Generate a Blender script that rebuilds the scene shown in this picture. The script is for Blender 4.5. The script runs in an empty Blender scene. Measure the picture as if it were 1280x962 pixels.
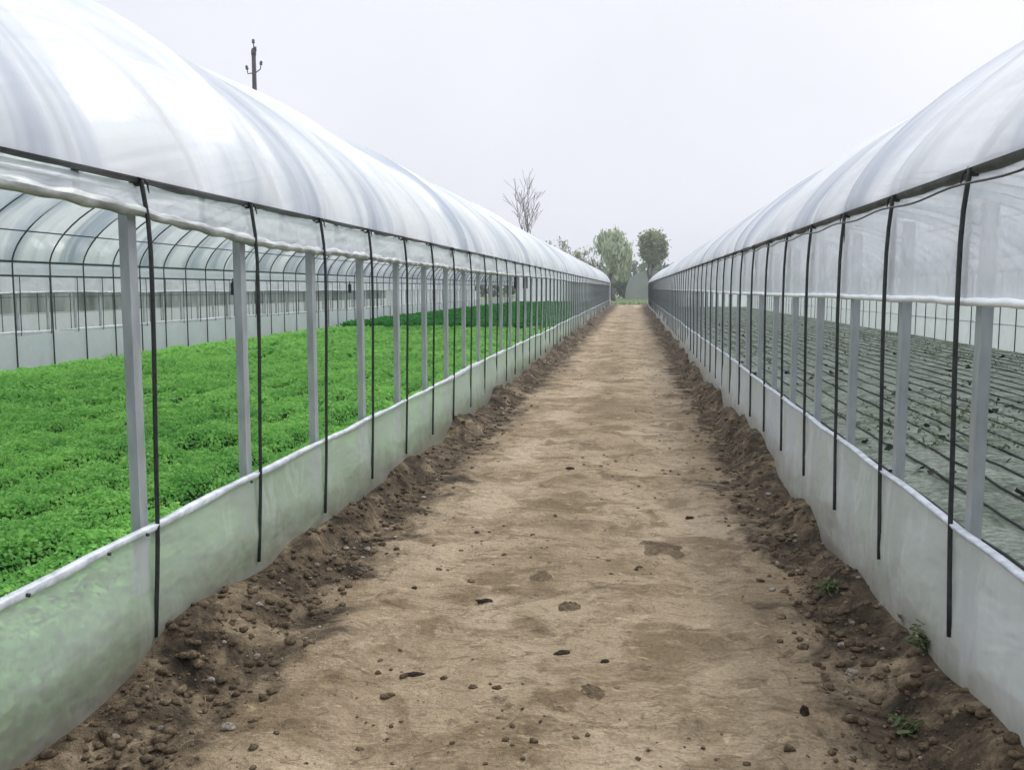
import bpy, bmesh, math, random
import numpy as np
from mathutils import Vector, Matrix

random.seed(7)
RNG = np.random.default_rng(11)
S = bpy.context.scene
COL = S.collection
PI = math.pi

# ------------------------------------------------------------------ camera
FPX, VPX, VPY = 1150.0, 792.0, 360.0            # focal length and vanishing point of the road (1280 px wide photo)
pitch = math.atan((481 - VPY) / FPX)
yaw = math.atan((VPX - 640) / FPX * math.cos(pitch))
EYE = 1.6
cam = bpy.data.cameras.new('camera')
cam.sensor_width = 36.0
cam.lens = FPX / 1280 * 36
cam.clip_start = 0.05
cam.clip_end = 3000
camo = bpy.data.objects.new('camera', cam)
camo.location = (0, 0, EYE)
camo.rotation_euler = (PI / 2 - pitch, 0, yaw)
COL.objects.link(camo)
S.camera = camo

# ------------------------------------------------------------------ sky and sun (overcast)
SUN_EL, SUN_AZ = math.radians(46), math.radians(28)     # azimuth from +Y towards +X
w = bpy.data.worlds.new('World')
S.world = w
w.use_nodes = True
nt = w.node_tree
nt.nodes.clear()
N = nt.nodes.new
L = nt.links.new
sky = N('ShaderNodeTexSky'); sky.sky_type = 'NISHITA'; sky.sun_disc = False
sky.sun_elevation = SUN_EL; sky.sun_rotation = SUN_AZ
sky.air_density = 1.0; sky.dust_density = 4.0
hsv = N('ShaderNodeHueSaturation'); hsv.inputs['Saturation'].default_value = 0.10
L(sky.outputs[0], hsv.inputs['Color'])
tc = N('ShaderNodeTexCoord')
sep = N('ShaderNodeSeparateXYZ'); L(tc.outputs['Generated'], sep.inputs[0])
cn = N('ShaderNodeTexNoise'); cn.inputs['Scale'].default_value = 2.2; cn.inputs['Detail'].default_value = 5
L(tc.outputs['Generated'], cn.inputs['Vector'])
up = N('ShaderNodeMapRange'); up.inputs['From Min'].default_value = 0.30; up.inputs['From Max'].default_value = 1.0
up.inputs['To Min'].default_value = 7.2; up.inputs['To Max'].default_value = 18.0
L(sep.outputs['Z'], up.inputs['Value'])
cl = N('ShaderNodeMapRange'); cl.inputs['From Min'].default_value = 0.3; cl.inputs['From Max'].default_value = 0.7
cl.inputs['To Min'].default_value = 0.94; cl.inputs['To Max'].default_value = 1.06
L(cn.outputs['Fac'], cl.inputs['Value'])
mu = N('ShaderNodeMath'); mu.operation = 'MULTIPLY'; L(up.outputs[0], mu.inputs[0]); L(cl.outputs[0], mu.inputs[1])
cloud = N('ShaderNodeMix'); cloud.data_type = 'RGBA'; cloud.blend_type = 'MULTIPLY'; cloud.inputs['Factor'].default_value = 1
cloud.inputs['A'].default_value = (0.905, 0.922, 1.0, 1)
L(mu.outputs[0], cloud.inputs['B'])
mx = N('ShaderNodeMix'); mx.data_type = 'RGBA'; mx.inputs['Factor'].default_value = 0.9
L(hsv.outputs[0], mx.inputs['A']); L(cloud.outputs['Result'], mx.inputs['B'])
bg = N('ShaderNodeBackground'); bg.inputs['Strength'].default_value = 0.10
L(mx.outputs['Result'], bg.inputs['Color'])
wo = N('ShaderNodeOutputWorld'); L(bg.outputs[0], wo.inputs[0])

sun = bpy.data.lights.new('sun', 'SUN')
sun.energy = 1.5; sun.angle = math.radians(16); sun.color = (1, 0.97, 0.92)
suno = bpy.data.objects.new('sun', sun)
sd = Vector((math.sin(SUN_AZ) * math.cos(SUN_EL), math.cos(SUN_AZ) * math.cos(SUN_EL), math.sin(SUN_EL)))
suno.rotation_euler = sd.to_track_quat('Z', 'Y').to_euler()
suno.location = (30, 20, 40)
COL.objects.link(suno)

S.view_settings.view_transform = 'Standard'
S.view_settings.look = 'None'
S.view_settings.exposure = 0.50
S.view_settings.gamma = 1.0
S.render.engine = 'CYCLES'
cy = S.cycles
cy.use_denoising = True
cy.max_bounces = 10; cy.diffuse_bounces = 4; cy.glossy_bounces = 3; cy.transmission_bounces = 6
cy.transparent_max_bounces = 48
cy.caustics_reflective = False; cy.caustics_refractive = False

HAZE = 0.0012
# ------------------------------------------------------------------ maths helpers
def _hash(ix, iy, seed):
    h = (ix.astype(np.int64) * 374761393 + iy.astype(np.int64) * 668265263 + seed * 1274126177) & 0xffffffff
    h = ((h ^ (h >> 13)) * 1274126177) & 0xffffffff
    h = h ^ (h >> 16)
    return (h & 0xffffff) / float(0xffffff)

def vnoise(x, y, seed=0):
    x = np.asarray(x, float); y = np.asarray(y, float)
    ix = np.floor(x); iy = np.floor(y); fx = x - ix; fy = y - iy
    fx = fx * fx * fx * (fx * (fx * 6 - 15) + 10); fy = fy * fy * fy * (fy * (fy * 6 - 15) + 10)
    a = _hash(ix, iy, seed); b = _hash(ix + 1, iy, seed); c = _hash(ix, iy + 1, seed); d = _hash(ix + 1, iy + 1, seed)
    return (a + (b - a) * fx) * (1 - fy) + (c + (d - c) * fx) * fy

def fbm(x, y, seed=0, octv=4):
    s = 0; amp = 0.5
    for k in range(octv):
        s = s + amp * vnoise(np.asarray(x) * 2 ** k, np.asarray(y) * 2 ** k, seed + 17 * k)
        amp *= 0.5
    return s * 2 / (2 - 0.5 ** (octv - 1)) - 0.5          # about -0.5 .. 0.5

def sstep(a, b, x):
    t = np.clip((np.asarray(x, float) - a) / (b - a), 0, 1)
    return t * t * (3 - 2 * t)

# ------------------------------------------------------------------ material helpers
def newmat(name):
    m = bpy.data.materials.new(name); m.use_nodes = True
    m.node_tree.nodes.clear()
    return m, m.node_tree.nodes.new, m.node_tree.links.new

def noise_node(N, L, scale, detail=4, stretch=(1, 1, 1), rough=0.55, dist=0.0):
    tc = N('ShaderNodeTexCoord'); mp = N('ShaderNodeMapping'); mp.inputs['Scale'].default_value = stretch
    L(tc.outputs['Object'], mp.inputs['Vector'])
    n = N('ShaderNodeTexNoise'); n.inputs['Scale'].default_value = scale; n.inputs['Detail'].default_value = detail
    n.inputs['Roughness'].default_value = rough; n.inputs['Distortion'].default_value = dist
    L(mp.outputs[0], n.inputs['Vector'])
    return n.outputs['Fac']

def ramp(N, L, fac, stops):
    r = N('ShaderNodeValToRGB')
    e = r.color_ramp.elements
    while len(e) < len(stops): e.new(0.5)
    for q, (p, c) in zip(e, stops):
        q.position = p; q.color = (*c, 1) if len(c) == 3 else c
    L(fac, r.inputs[0])
    return r.outputs[0]

def mixc(N, L, fac, a, b):
    m = N('ShaderNodeMix'); m.data_type = 'RGBA'
    if isinstance(fac, float): m.inputs['Factor'].default_value = fac
    else: L(fac, m.inputs['Factor'])
    for s_, v in (('A', a), ('B', b)):
        if isinstance(v, tuple): m.inputs[s_].default_value = (*v, 1)
        else: L(v, m.inputs[s_])
    return m.outputs['Result']

def bump(N, L, h, strength, dist):
    b = N('ShaderNodeBump'); b.inputs['Strength'].default_value = strength; b.inputs['Distance'].default_value = dist
    L(h, b.inputs['Height'])
    return b.outputs[0]

def simple(name, c1, c2, scale=8, rough=0.6, metal=0.0, bstr=0.2, bdist=0.01, spec=0.4, stretch=(1, 1, 1)):
    m, N, L = newmat(name)
    n = noise_node(N, L, scale, 5, stretch)
    p = N('ShaderNodeBsdfPrincipled')
    L(ramp(N, L, n, [(0.3, c1), (0.7, c2)]), p.inputs['Base Color'])
    p.inputs['Roughness'].default_value = rough; p.inputs['Metallic'].default_value = metal
    p.inputs['Specular IOR Level'].default_value = spec
    L(bump(N, L, n, bstr, bdist), p.inputs['Normal'])
    o = N('ShaderNodeOutputMaterial'); L(p.outputs[0], o.inputs[0])
    return m

def film(name, col, t0, t1, gloss=0.12, rough=0.25, scale=1.2, stretch=(1, 1, 1), dirt=None, bstr=0.25, bdist=0.02, bscale=14, trl=0.5, g0=0.035, splash=False, streak=False, dr=(.35, .62)):
    """milky plastic sheet: partly clear, partly diffusing light both ways, with a soft sheen"""
    m, N, L = newmat(name)
    n = noise_node(N, L, scale, 5, stretch, 0.6, 0.6)
    nb = noise_node(N, L, bscale, 3, stretch)
    base = (tuple(col))
    if dirt:  # darker tint over the noise; on the roof film it paints fold shading
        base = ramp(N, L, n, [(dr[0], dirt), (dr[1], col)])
    if streak:                                            # whitish creases where the sheet is folded
        k = noise_node(N, L, 2.4, 5, (1, 1.5, .6), 0.6, 1.0)
        base = mixc(N, L, ramp(N, L, k, [(0.53, (0, 0, 0)), (0.60, (.4, .4, .4)), (0.68, (0, 0, 0))]), base, (0.86, 0.88, 0.90))
    if splash:                                            # rain-splashed soil on the lowest hand's breadth
        tco = N('ShaderNodeTexCoord'); sx = N('ShaderNodeSeparateXYZ'); L(tco.outputs['Object'], sx.inputs[0])
        ns = noise_node(N, L, 5, 6, (1, 1, 1), 0.7)
        sm = N('ShaderNodeMath'); sm.operation = 'MULTIPLY_ADD'; L(ns, sm.inputs[0]); sm.inputs[1].default_value = -0.5; L(sx.outputs['Z'], sm.inputs[2])
        q = N('ShaderNodeMapRange'); q.inputs['From Min'].default_value = 0.14; q.inputs['From Max'].default_value = -0.16; q.inputs['To Max'].default_value = 0.6
        L(sm.outputs[0], q.inputs['Value'])
        base = mixc(N, L, q.outputs[0], base, (0.30, 0.24, 0.16))
    bp = bump(N, L, nb, bstr, bdist)
    d = N('ShaderNodeBsdfDiffuse'); tr = N('ShaderNodeBsdfTranslucent')
    for q in (d, tr):
        if isinstance(base, tuple): q.inputs['Color'].default_value = (*base, 1)
        else: L(base, q.inputs['Color'])
        L(bp, q.inputs['Normal'])
    m1 = N('ShaderNodeMixShader'); m1.inputs[0].default_value = trl
    L(d.outputs[0], m1.inputs[1]); L(tr.outputs[0], m1.inputs[2])
    tp = N('ShaderNodeBsdfTransparent'); tp.inputs['Color'].default_value = (0.97, 0.985, 1, 1)
    mr = N('ShaderNodeMapRange'); mr.inputs['From Min'].default_value = 0.32; mr.inputs['From Max'].default_value = 0.68
    mr.inputs['To Min'].default_value = t0; mr.inputs['To Max'].default_value = t1
    L(n, mr.inputs['Value'])
    m2 = N('ShaderNodeMixShader'); L(mr.outputs[0], m2.inputs[0]); L(m1.outputs[0], m2.inputs[1]); L(tp.outputs[0], m2.inputs[2])
    g = N('ShaderNodeBsdfGlossy'); g.inputs['Roughness'].default_value = rough; L(bp, g.inputs['Normal'])
    lw = N('ShaderNodeLayerWeight'); lw.inputs['Blend'].default_value = 0.5
    L(bp, lw.inputs['Normal'])
    pw = N('ShaderNodeMath'); pw.operation = 'POWER'; L(lw.outputs['Facing'], pw.inputs[0]); pw.inputs[1].default_value = 4.0
    ma = N('ShaderNodeMath'); ma.operation = 'MULTIPLY_ADD'; L(pw.outputs[0], ma.inputs[0]); ma.inputs[1].default_value = gloss; ma.inputs[2].default_value = g0
    m3 = N('ShaderNodeMixShader'); L(ma.outputs[0], m3.inputs[0]); L(m2.outputs[0], m3.inputs[1]); L(g.outputs[0], m3.inputs[2])
    o = N('ShaderNodeOutputMaterial'); L(m3.outputs[0], o.inputs[0])
    return m

# ------------------------------------------------------------------ object helpers
def link(name, me, mat, parent=None, loc=(0, 0, 0), smooth=True):
    o = bpy.data.objects.new(name, me)
    if mat and not me.materials: me.materials.append(mat)
    COL.objects.link(o)
    if parent: o.parent = parent
    o.location = loc
    if smooth and len(me.polygons):
        me.polygons.foreach_set('use_smooth', [True] * len(me.polygons))
    return o

def pyd(name, v, f):
    me = bpy.data.meshes.new(name); me.from_pydata([tuple(map(float, p)) for p in v], [], f); me.update()
    return me

def grid(name, P):
    """P: array (rows, cols, 3) -> mesh"""
    r, c = P.shape[:2]
    me = bpy.data.meshes.new(name)
    idx = np.arange(r * c).reshape(r, c)
    q = np.stack([idx[:-1, :-1], idx[:-1, 1:], idx[1:, 1:], idx[1:, :-1]], -1).reshape(-1, 4)
    me.vertices.add(r * c); me.vertices.foreach_set('co', P.reshape(-1).astype(np.float32))
    me.loops.add(q.size); me.loops.foreach_set('vertex_index', q.reshape(-1).astype(np.int32))
    me.polygons.add(len(q)); me.polygons.foreach_set('loop_start', np.arange(0, q.size, 4, dtype=np.int32))
    me.update(calc_edges=True); me.validate()
    return me

class MB:
    def __init__(s): s.v = []; s.f = []
    def tube(s, pts, rad, n=8, cap=True):
        pts = [Vector(p) for p in pts]; m = len(pts)
        rad = rad if isinstance(rad, (list, tuple)) else [rad] * m
        b0 = len(s.v); ref = None
        for i, p in enumerate(pts):
            t = (pts[min(i + 1, m - 1)] - pts[max(i - 1, 0)]).normalized()
            if ref is None:
                ref = Vector((0, 0, 1)) if abs(t.z) < 0.9 else Vector((1, 0, 0))
            a = (ref - t * ref.dot(t)).normalized(); ref = a
            b = t.cross(a)
            for k in range(n):
                th = 2 * PI * k / n
                s.v.append(p + (a * math.cos(th) + b * math.sin(th)) * rad[i])
        for i in range(m - 1):
            for k in range(n):
                k2 = (k + 1) % n
                s.f.append((b0 + i * n + k, b0 + i * n + k2, b0 + (i + 1) * n + k2, b0 + (i + 1) * n + k))
        if cap:
            s.f.append(tuple(b0 + k for k in reversed(range(n))))
            s.f.append(tuple(b0 + (m - 1) * n + k for k in range(n)))
        return s
    def box(s, c, d, bev=0.0):
        b0 = len(s.v)
        for x in (-1, 1):
            for y in (-1, 1):
                for z in (-1, 1):
                    s.v.append(Vector((c[0] + x * d[0] / 2, c[1] + y * d[1] / 2, c[2] + z * d[2] / 2)))
        for q in ((0, 1, 3, 2), (4, 6, 7, 5), (0, 4, 5, 1), (2, 3, 7, 6), (0, 2, 6, 4), (1, 5, 7, 3)):
            s.f.append(tuple(b0 + k for k in q))
        return s
    def ribbon(s, pts, wdir, width, thick_dir, th):
        """flat band along pts with width along wdir and thickness along thick_dir"""
        b0 = len(s.v); wd = Vector(wdir) * width / 2; td = Vector(thick_dir) * th / 2
        for p in pts:
            p = Vector(p)
            s.v += [p - wd - td, p + wd - td, p + wd + td, p - wd + td]
        for i in range(len(pts) - 1):
            a = b0 + 4 * i; b = a + 4
            for k in range(4):
                k2 = (k + 1) % 4
                s.f.append((a + k, a + k2, b + k2, b + k))
        s.f.append((b0, b0 + 3, b0 + 2, b0 + 1)); e = b0 + 4 * (len(pts) - 1)
        s.f.append((e, e + 1, e + 2, e + 3))
        return s
    def mesh(s, name): return pyd(name, s.v, s.f)

def tag(o, label, cat, group=None):
    o['label'] = label; o['category'] = cat
    if group: o['group'] = group
    return o

def empty(name, loc, label, cat, group=None):
    o = bpy.data.objects.new(name, None); o.empty_display_size = 0.3
    COL.objects.link(o); o.location = loc
    return tag(o, label, cat, group)

def kind(o, k): o['kind'] = k; return o

def leaves_mesh(name, C, Nrm, size, aspect=1.0, cup=0.25, tint=None, direction=None):
    """many small two-quad folded leaves; C centres (n,3), Nrm unit normals (n,3)"""
    n = len(C)
    if direction is None:
        d = RNG.normal(size=(n, 3))
    else:
        d = direction + RNG.normal(size=(n, 3)) * 0.15
    d -= Nrm * (d * Nrm).sum(1, keepdims=True); d /= np.linalg.norm(d, axis=1, keepdims=True) + 1e-9
    e = np.cross(Nrm, d)
    sz = np.asarray(size).reshape(-1, 1) * np.ones((n, 1))
    hl = sz * 0.5 * aspect; hw = sz * 0.5
    V = np.empty((n, 6, 3), np.float32)
    lift = Nrm * sz * cup
    V[:, 0] = C - d * hl - e * hw * .6 + lift * .6
    V[:, 1] = C - d * hl * 1.1
    V[:, 2] = C - d * hl + e * hw * .6 + lift * .6
    V[:, 3] = C + d * hl * .8 - e * hw + lift
    V[:, 4] = C + d * hl * 1.1 + lift * .3
    V[:, 5] = C + d * hl * .8 + e * hw + lift
    q = np.array([[0, 1, 4, 3], [1, 2, 5, 4]])
    F = (np.arange(n)[:, None, None] * 6 + q[None]).reshape(-1)
    me = bpy.data.meshes.new(name)
    me.vertices.add(n * 6); me.vertices.foreach_set('co', V.reshape(-1))
    me.loops.add(F.size); me.loops.foreach_set('vertex_index', F.astype(np.int32))
    me.polygons.add(n * 2); me.polygons.foreach_set('loop_start', np.arange(0, F.size, 4, dtype=np.int32))
    me.update(calc_edges=True)
    at = me.color_attributes.new('tint', 'FLOAT_COLOR', 'POINT')
    if tint is None: tint = RNG.random(n)
    col = np.repeat(np.asarray(tint, np.float32), 6)
    at.data.foreach_set('color', np.stack([col, col, col, np.ones_like(col)], -1).reshape(-1))
    return me

def leafmat(name, c1, c2, trans=0.35, rough=0.6):
    m, N, L = newmat(name)
    a = N('ShaderNodeAttribute'); a.attribute_name = 'tint'
    c = ramp(N, L, a.outputs['Fac'], [(0.0, c1), (1.0, c2)])
    p = N('ShaderNodeBsdfPrincipled'); L(c, p.inputs['Base Color']); p.inputs['Roughness'].default_value = rough
    p.inputs['Specular IOR Level'].default_value = 0.25
    t = N('ShaderNodeBsdfTranslucent'); L(c, t.inputs['Color'])
    mx = N('ShaderNodeMixShader'); mx.inputs[0].default_value = trans
    L(p.outputs[0], mx.inputs[1]); L(t.outputs[0], mx.inputs[2])
    o = N('ShaderNodeOutputMaterial'); L(mx.outputs[0], o.inputs[0])
    return m

# ------------------------------------------------------------------ materials
M = {}
M['roof'] = film('roof film', (0.92, 0.935, 0.965), 0.02, 0.20, gloss=0.3, rough=0.22, scale=1.0, stretch=(.20, 1.3, .20), dirt=(0.44, 0.49, 0.59), dr=(.36, .56), bstr=0.25, bdist=0.02, bscale=4, trl=0.40, g0=0.08)  # blue-grey 'dirt' bands along the arcs: fold shading painted into the film colour
M['curtain'] = film('side curtain film', (0.94, 0.96, 1.0), 0.10, 0.30, gloss=0.3, rough=0.3, scale=1.5, bstr=0.7, bdist=0.04, bscale=4, trl=0.6, streak=True)
M['curtain_far'] = film('far curtain film', (0.80, 0.84, 0.90), 0.12, 0.25, gloss=0.03, rough=0.4, scale=1.5, bstr=0.3, bdist=0.02)
M['curtain_grey'] = film('old grey film', (0.42, 0.46, 0.48), 0.05, 0.20, gloss=0.1, rough=0.4, scale=1.3, stretch=(1, 1, .2), dirt=(0.13, 0.155, 0.155), bstr=0.3, bdist=0.02)
M['skirt'] = film('skirt film', (0.78, 0.80, 0.82), 0.12, 0.42, gloss=0.18, rough=0.35, scale=1.0, stretch=(1, .6, 1.3),
                  dirt=(0.52, 0.57, 0.50), bstr=0.6, bdist=0.04, bscale=3.5, splash=True, streak=True)
M['hem'] = simple('white folded hem', (0.36, 0.40, 0.43), (0.68, 0.72, 0.77), 15, 0.4, bstr=0.6)
M['roll'] = simple('rolled film', (0.22, 0.25, 0.24), (0.62, 0.65, 0.64), 16, 0.4, bstr=0.6, bdist=0.02, stretch=(1, .35, 1))
M['rollwhite'] = simple('white rolled film', (0.72, 0.77, 0.80), (0.90, 0.93, 0.95), 12, 0.35, bstr=0.4, bdist=0.01, stretch=(1, .35, 1))
M['eave'] = simple('weathered eave pipe', (0.05, 0.06, 0.06), (0.16, 0.18, 0.18), 9, 0.5, bstr=0.5, stretch=(1, .4, 1))
M['eavedark'] = simple('dark wrapped eave pipe', (0.02, 0.022, 0.02), (0.10, 0.11, 0.10), 11, 0.55, bstr=0.8, bdist=0.02, stretch=(1, .5, 1))
M['galv'] = simple('galvanised steel', (0.27, 0.30, 0.315), (0.42, 0.45, 0.465), 13, 0.42, metal=0.15, bstr=0.1, stretch=(1, 1, .3))
M['hoop'] = simple('dark steel tube', (0.06, 0.075, 0.08), (0.12, 0.14, 0.15), 20, 0.5, metal=0.2)
M['strap'] = simple('black strap', (0.012, 0.014, 0.015), (0.03, 0.035, 0.035), 30, 0.5, bstr=0.2)
M['black'] = simple('black housing', (0.015, 0.018, 0.02), (0.03, 0.035, 0.04), 10, 0.5)
M['pole'] = simple('creosoted timber pole', (0.03, 0.03, 0.035), (0.075, 0.07, 0.075), 12, 0.8, bstr=0.5, stretch=(1, 1, .1))
M['porcelain'] = simple('dark porcelain', (0.03, 0.03, 0.035), (0.06, 0.055, 0.06), 12, 0.25)

def road_material():
    m, N, L = newmat('dirt')
    big = noise_node(N, L, 0.75, 5, (1, .6, 1), 0.62, 0.5)
    c = ramp(N, L, big, [(0.32, (0.215, 0.162, 0.104)), (0.48, (0.322, 0.252, 0.166)), (0.66, (0.420, 0.344, 0.243))])
    st = noise_node(N, L, 1.9, 7, (1, 1.05, 1), 0.68, 0.8)                       # streaks of damper soil across the track
    m1 = ramp(N, L, st, [(0.47, (0, 0, 0)), (0.60, (.9, .9, .9))])
    c = mixc(N, L, m1, c, (0.175, 0.128, 0.076))
    ck = noise_node(N, L, 5.0, 8, (.8, 1.3, 1), 0.74, 1.2)                       # thin dark cracks and scuffs
    m5 = ramp(N, L, ck, [(0.565, (0, 0, 0)), (0.64, (.75, .75, .75))])
    c = mixc(N, L, m5, c, (0.11, 0.078, 0.045))
    tk = noise_node(N, L, 5.0, 6, (.30, 2.6, 1), 0.7, 0.9)                       # tyre tread marks: thin lines across the ruts
    c = mixc(N, L, ramp(N, L, tk, [(0.55, (0, 0, 0)), (0.585, (.40, .40, .40)), (0.63, (0, 0, 0))]), c, (0.10, 0.072, 0.042))
    cr = noise_node(N, L, 13, 5, (1, 1, 1), 0.72)                                # crumbs
    m2 = ramp(N, L, cr, [(0.57, (0, 0, 0)), (0.68, (.65, .65, .65))])
    c = mixc(N, L, m2, c, (0.12, 0.088, 0.055))
    lt = noise_node(N, L, 7, 5, (1, 1.4, 1), 0.7, .6)
    c = mixc(N, L, ramp(N, L, lt, [(0.58, (0, 0, 0)), (0.70, (.7, .7, .7))]), c, (0.50, 0.405, 0.27))
    # compacted pale wheel tracks, rougher darker crown between them
    tcx = N('ShaderNodeTexCoord'); sxx = N('ShaderNodeSeparateXYZ'); L(tcx.outputs['Object'], sxx.inputs[0])
    wn = noise_node(N, L, 1.1, 4, (1, .5, 1), 0.6)
    wx = N('ShaderNodeMath'); wx.operation = 'MULTIPLY_ADD'; L(wn, wx.inputs[0]); wx.inputs[1].default_value = .5; L(sxx.outputs['X'], wx.inputs[2])
    wm = N('ShaderNodeMapRange'); wm.inputs['From Min'].default_value = -1.75; wm.inputs['From Max'].default_value = 1.25; L(wx.outputs[0], wm.inputs['Value'])
    trk = ramp(N, L, wm.outputs[0], [(0.10, (.80, .79, .77)), (0.33, (1.12, 1.12, 1.12)), (0.54, (.86, .85, .82)), (0.76, (1.12, 1.12, 1.12)), (0.96, (.80, .79, .77))])
    tm = N('ShaderNodeMix'); tm.data_type = 'RGBA'; tm.blend_type = 'MULTIPLY'; tm.inputs['Factor'].default_value = 1
    L(c, tm.inputs['A']); L(trk, tm.inputs['B']); c = tm.outputs['Result']
    # loose soil of the banks, with a ragged limit towards the track
    a = noise_node(N, L, 3.4, 7, (1, 1, 1), 0.72, 0.8)
    b = ramp(N, L, a, [(0.36, (0.020, 0.015, 0.010)), (0.49, (0.080, 0.060, 0.039)), (0.57, (0.150, 0.115, 0.073)), (0.68, (0.29, 0.23, 0.15))])
    tco = N('ShaderNodeTexCoord'); sx = N('ShaderNodeSeparateXYZ'); L(tco.outputs['Object'], sx.inputs[0])
    ax = N('ShaderNodeMath'); ax.operation = 'ADD'; ax.inputs[1].default_value = 0.365; L(sx.outputs['X'], ax.inputs[0])
    ab = N('ShaderNodeMath'); ab.operation = 'ABSOLUTE'; L(ax.outputs[0], ab.inputs[0])
    ed = noise_node(N, L, 1.9, 7, (1, .8, 1), 0.72, 0.6)
    sm = N('ShaderNodeMath'); sm.operation = 'MULTIPLY_ADD'; L(ed, sm.inputs[0]); sm.inputs[1].default_value = 1.7; L(ab.outputs[0], sm.inputs[2])
    mr4 = N('ShaderNodeMapRange'); mr4.inputs['From Min'].default_value = 1.86; mr4.inputs['From Max'].default_value = 2.04; L(sm.outputs[0], mr4.inputs['Value'])
    c = mixc(N, L, mr4.outputs[0], c, b)
    fine = noise_node(N, L, 60, 4, (1, 1, 1), 0.7)
    m3 = ramp(N, L, fine, [(0.35, (0.78, 0.78, 0.78)), (0.65, (1.14, 1.14, 1.14))])
    mm = N('ShaderNodeMix'); mm.data_type = 'RGBA'; mm.blend_type = 'MULTIPLY'; mm.inputs['Factor'].default_value = 1
    L(c, mm.inputs['A']); L(m3, mm.inputs['B'])
    p = N('ShaderNodeBsdfPrincipled'); L(mm.outputs['Result'], p.inputs['Base Color']); p.inputs['Roughness'].default_value = 0.9
    p.inputs['Specular IOR Level'].default_value = 0.15
    ad = N('ShaderNodeMath'); ad.operation = 'ADD'; L(cr, ad.inputs[0])
    ml = N('ShaderNodeMath'); ml.operation = 'MULTIPLY'; ml.inputs[1].default_value = 0.35; L(fine, ml.inputs[0]); L(ml.outputs[0], ad.inputs[1])
    L(bump(N, L, ad.outputs[0], 1.0, 0.035), p.inputs['Normal'])
    o = N('ShaderNodeOutputMaterial'); L(p.outputs[0], o.inputs[0])
    return m
M['road'] = road_material()

def soil_material(name, dark, mid, light, s=1.0):
    m, N, L = newmat(name)
    a = noise_node(N, L, 3.0 * s, 6, (1, 1, 1), 0.68, 0.7)
    c = ramp(N, L, a, [(0.33, dark), (0.50, mid), (0.68, light)])
    b = noise_node(N, L, 24 * s, 5, (1, 1, 1), 0.7)
    k = ramp(N, L, b, [(0.35, (0.5, 0.5, 0.5)), (0.7, (1.35, 1.35, 1.35))])
    mm = N('ShaderNodeMix'); mm.data_type = 'RGBA'; mm.blend_type = 'MULTIPLY'; mm.inputs['Factor'].default_value = 1
    L(c, mm.inputs['A']); L(k, mm.inputs['B'])
    p = N('ShaderNodeBsdfPrincipled'); L(mm.outputs['Result'], p.inputs['Base Color']); p.inputs['Roughness'].default_value = 0.95
    p.inputs['Specular IOR Level'].default_value = 0.15
    L(bump(N, L, b, 1.0, 0.04), p.inputs['Normal'])
    o = N('ShaderNodeOutputMaterial'); L(p.outputs[0], o.inputs[0])
    return m
M['mud'] = soil_material('crumbled mud', (0.12, 0.088, 0.054), (0.20, 0.148, 0.093), (0.31, 0.24, 0.155), 2)
M['clod'] = soil_material('dark clod', (0.03, 0.022, 0.015), (0.08, 0.058, 0.038), (0.15, 0.11, 0.07), 3)
M['paleclod'] = soil_material('pale stone', (0.40, 0.35, 0.28), (0.55, 0.49, 0.41), (0.66, 0.60, 0.52), 3)
M['field'] = soil_material('rough grassy ground', (0.10, 0.13, 0.06), (0.19, 0.24, 0.11), (0.27, 0.33, 0.17), 0.3)
M['seedbed'] = soil_material('pale algae-green soil', (0.15, 0.175, 0.13), (0.37, 0.42, 0.335), (0.52, 0.565, 0.48), 0.6)
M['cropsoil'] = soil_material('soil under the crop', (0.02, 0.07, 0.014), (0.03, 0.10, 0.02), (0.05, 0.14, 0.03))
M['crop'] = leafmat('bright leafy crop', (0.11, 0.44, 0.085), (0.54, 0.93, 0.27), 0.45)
M['cropdark'] = leafmat('darker leafy crop', (0.04, 0.25, 0.055), (0.11, 0.42, 0.10), 0.4)
M['weed'] = leafmat('weed leaves', (0.06, 0.085, 0.03), (0.15, 0.175, 0.075), 0.3)
M['willow'] = leafmat('pale willow leaves', (0.25, 0.31, 0.18), (0.52, 0.59, 0.40), 0.35)
M['olive'] = leafmat('olive leaves', (0.14, 0.18, 0.08), (0.38, 0.44, 0.23), 0.35)
M['hedge'] = leafmat('hedge leaves', (0.04, 0.08, 0.035), (0.12, 0.18, 0.08), 0.3)
M['bark'] = simple('bark', (0.04, 0.036, 0.033), (0.10, 0.09, 0.085), 8, 0.9, bstr=0.6, stretch=(1, 1, .2))
M['grass'] = leafmat('meadow grass', (0.22, 0.30, 0.14), (0.38, 0.46, 0.26), 0.3)
M['tunnel'] = film('grey tunnel film', (0.36, 0.40, 0.36), 0.05, 0.15, gloss=0.1, rough=0.4)
M['dryleaf'] = leafmat('withered leaves', (0.015, 0.02, 0.015), (0.05, 0.055, 0.04), 0.1)
M['seedling'] = leafmat('seedlings', (0.10, 0.14, 0.07), (0.30, 0.34, 0.2), 0.3)

# ------------------------------------------------------------------ setting: ground, road, banks
XL, XR = 1.92, 1.19            # camera to the left and right greenhouse walls
YEND = 78.0
ROAD_END = 90.0

def ylog(y0, y1, k):
    ys = [y0]
    while ys[-1] < y1: ys.append(ys[-1] + max(0.02, abs(ys[-1]) * k))
    return np.array(ys)

# far terrain: one sheet reaching the horizon
g = np.array([-900, -300, -100, -60, -40, -30, -20, -10, 0, 10, 20, 30, 40, 60, 100, 300, 900.])
gy = np.array([-200, -60, -20, 0, 20, 40, 60, 80, 100, 120, 160, 220, 400, 900, 2000.])
GX, GY = np.meshgrid(g, gy)
P = np.stack([GX, GY, -0.10 + 0 * GX], -1)
kind(link('ground', grid('ground', P), M['field']), 'structure')

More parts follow.
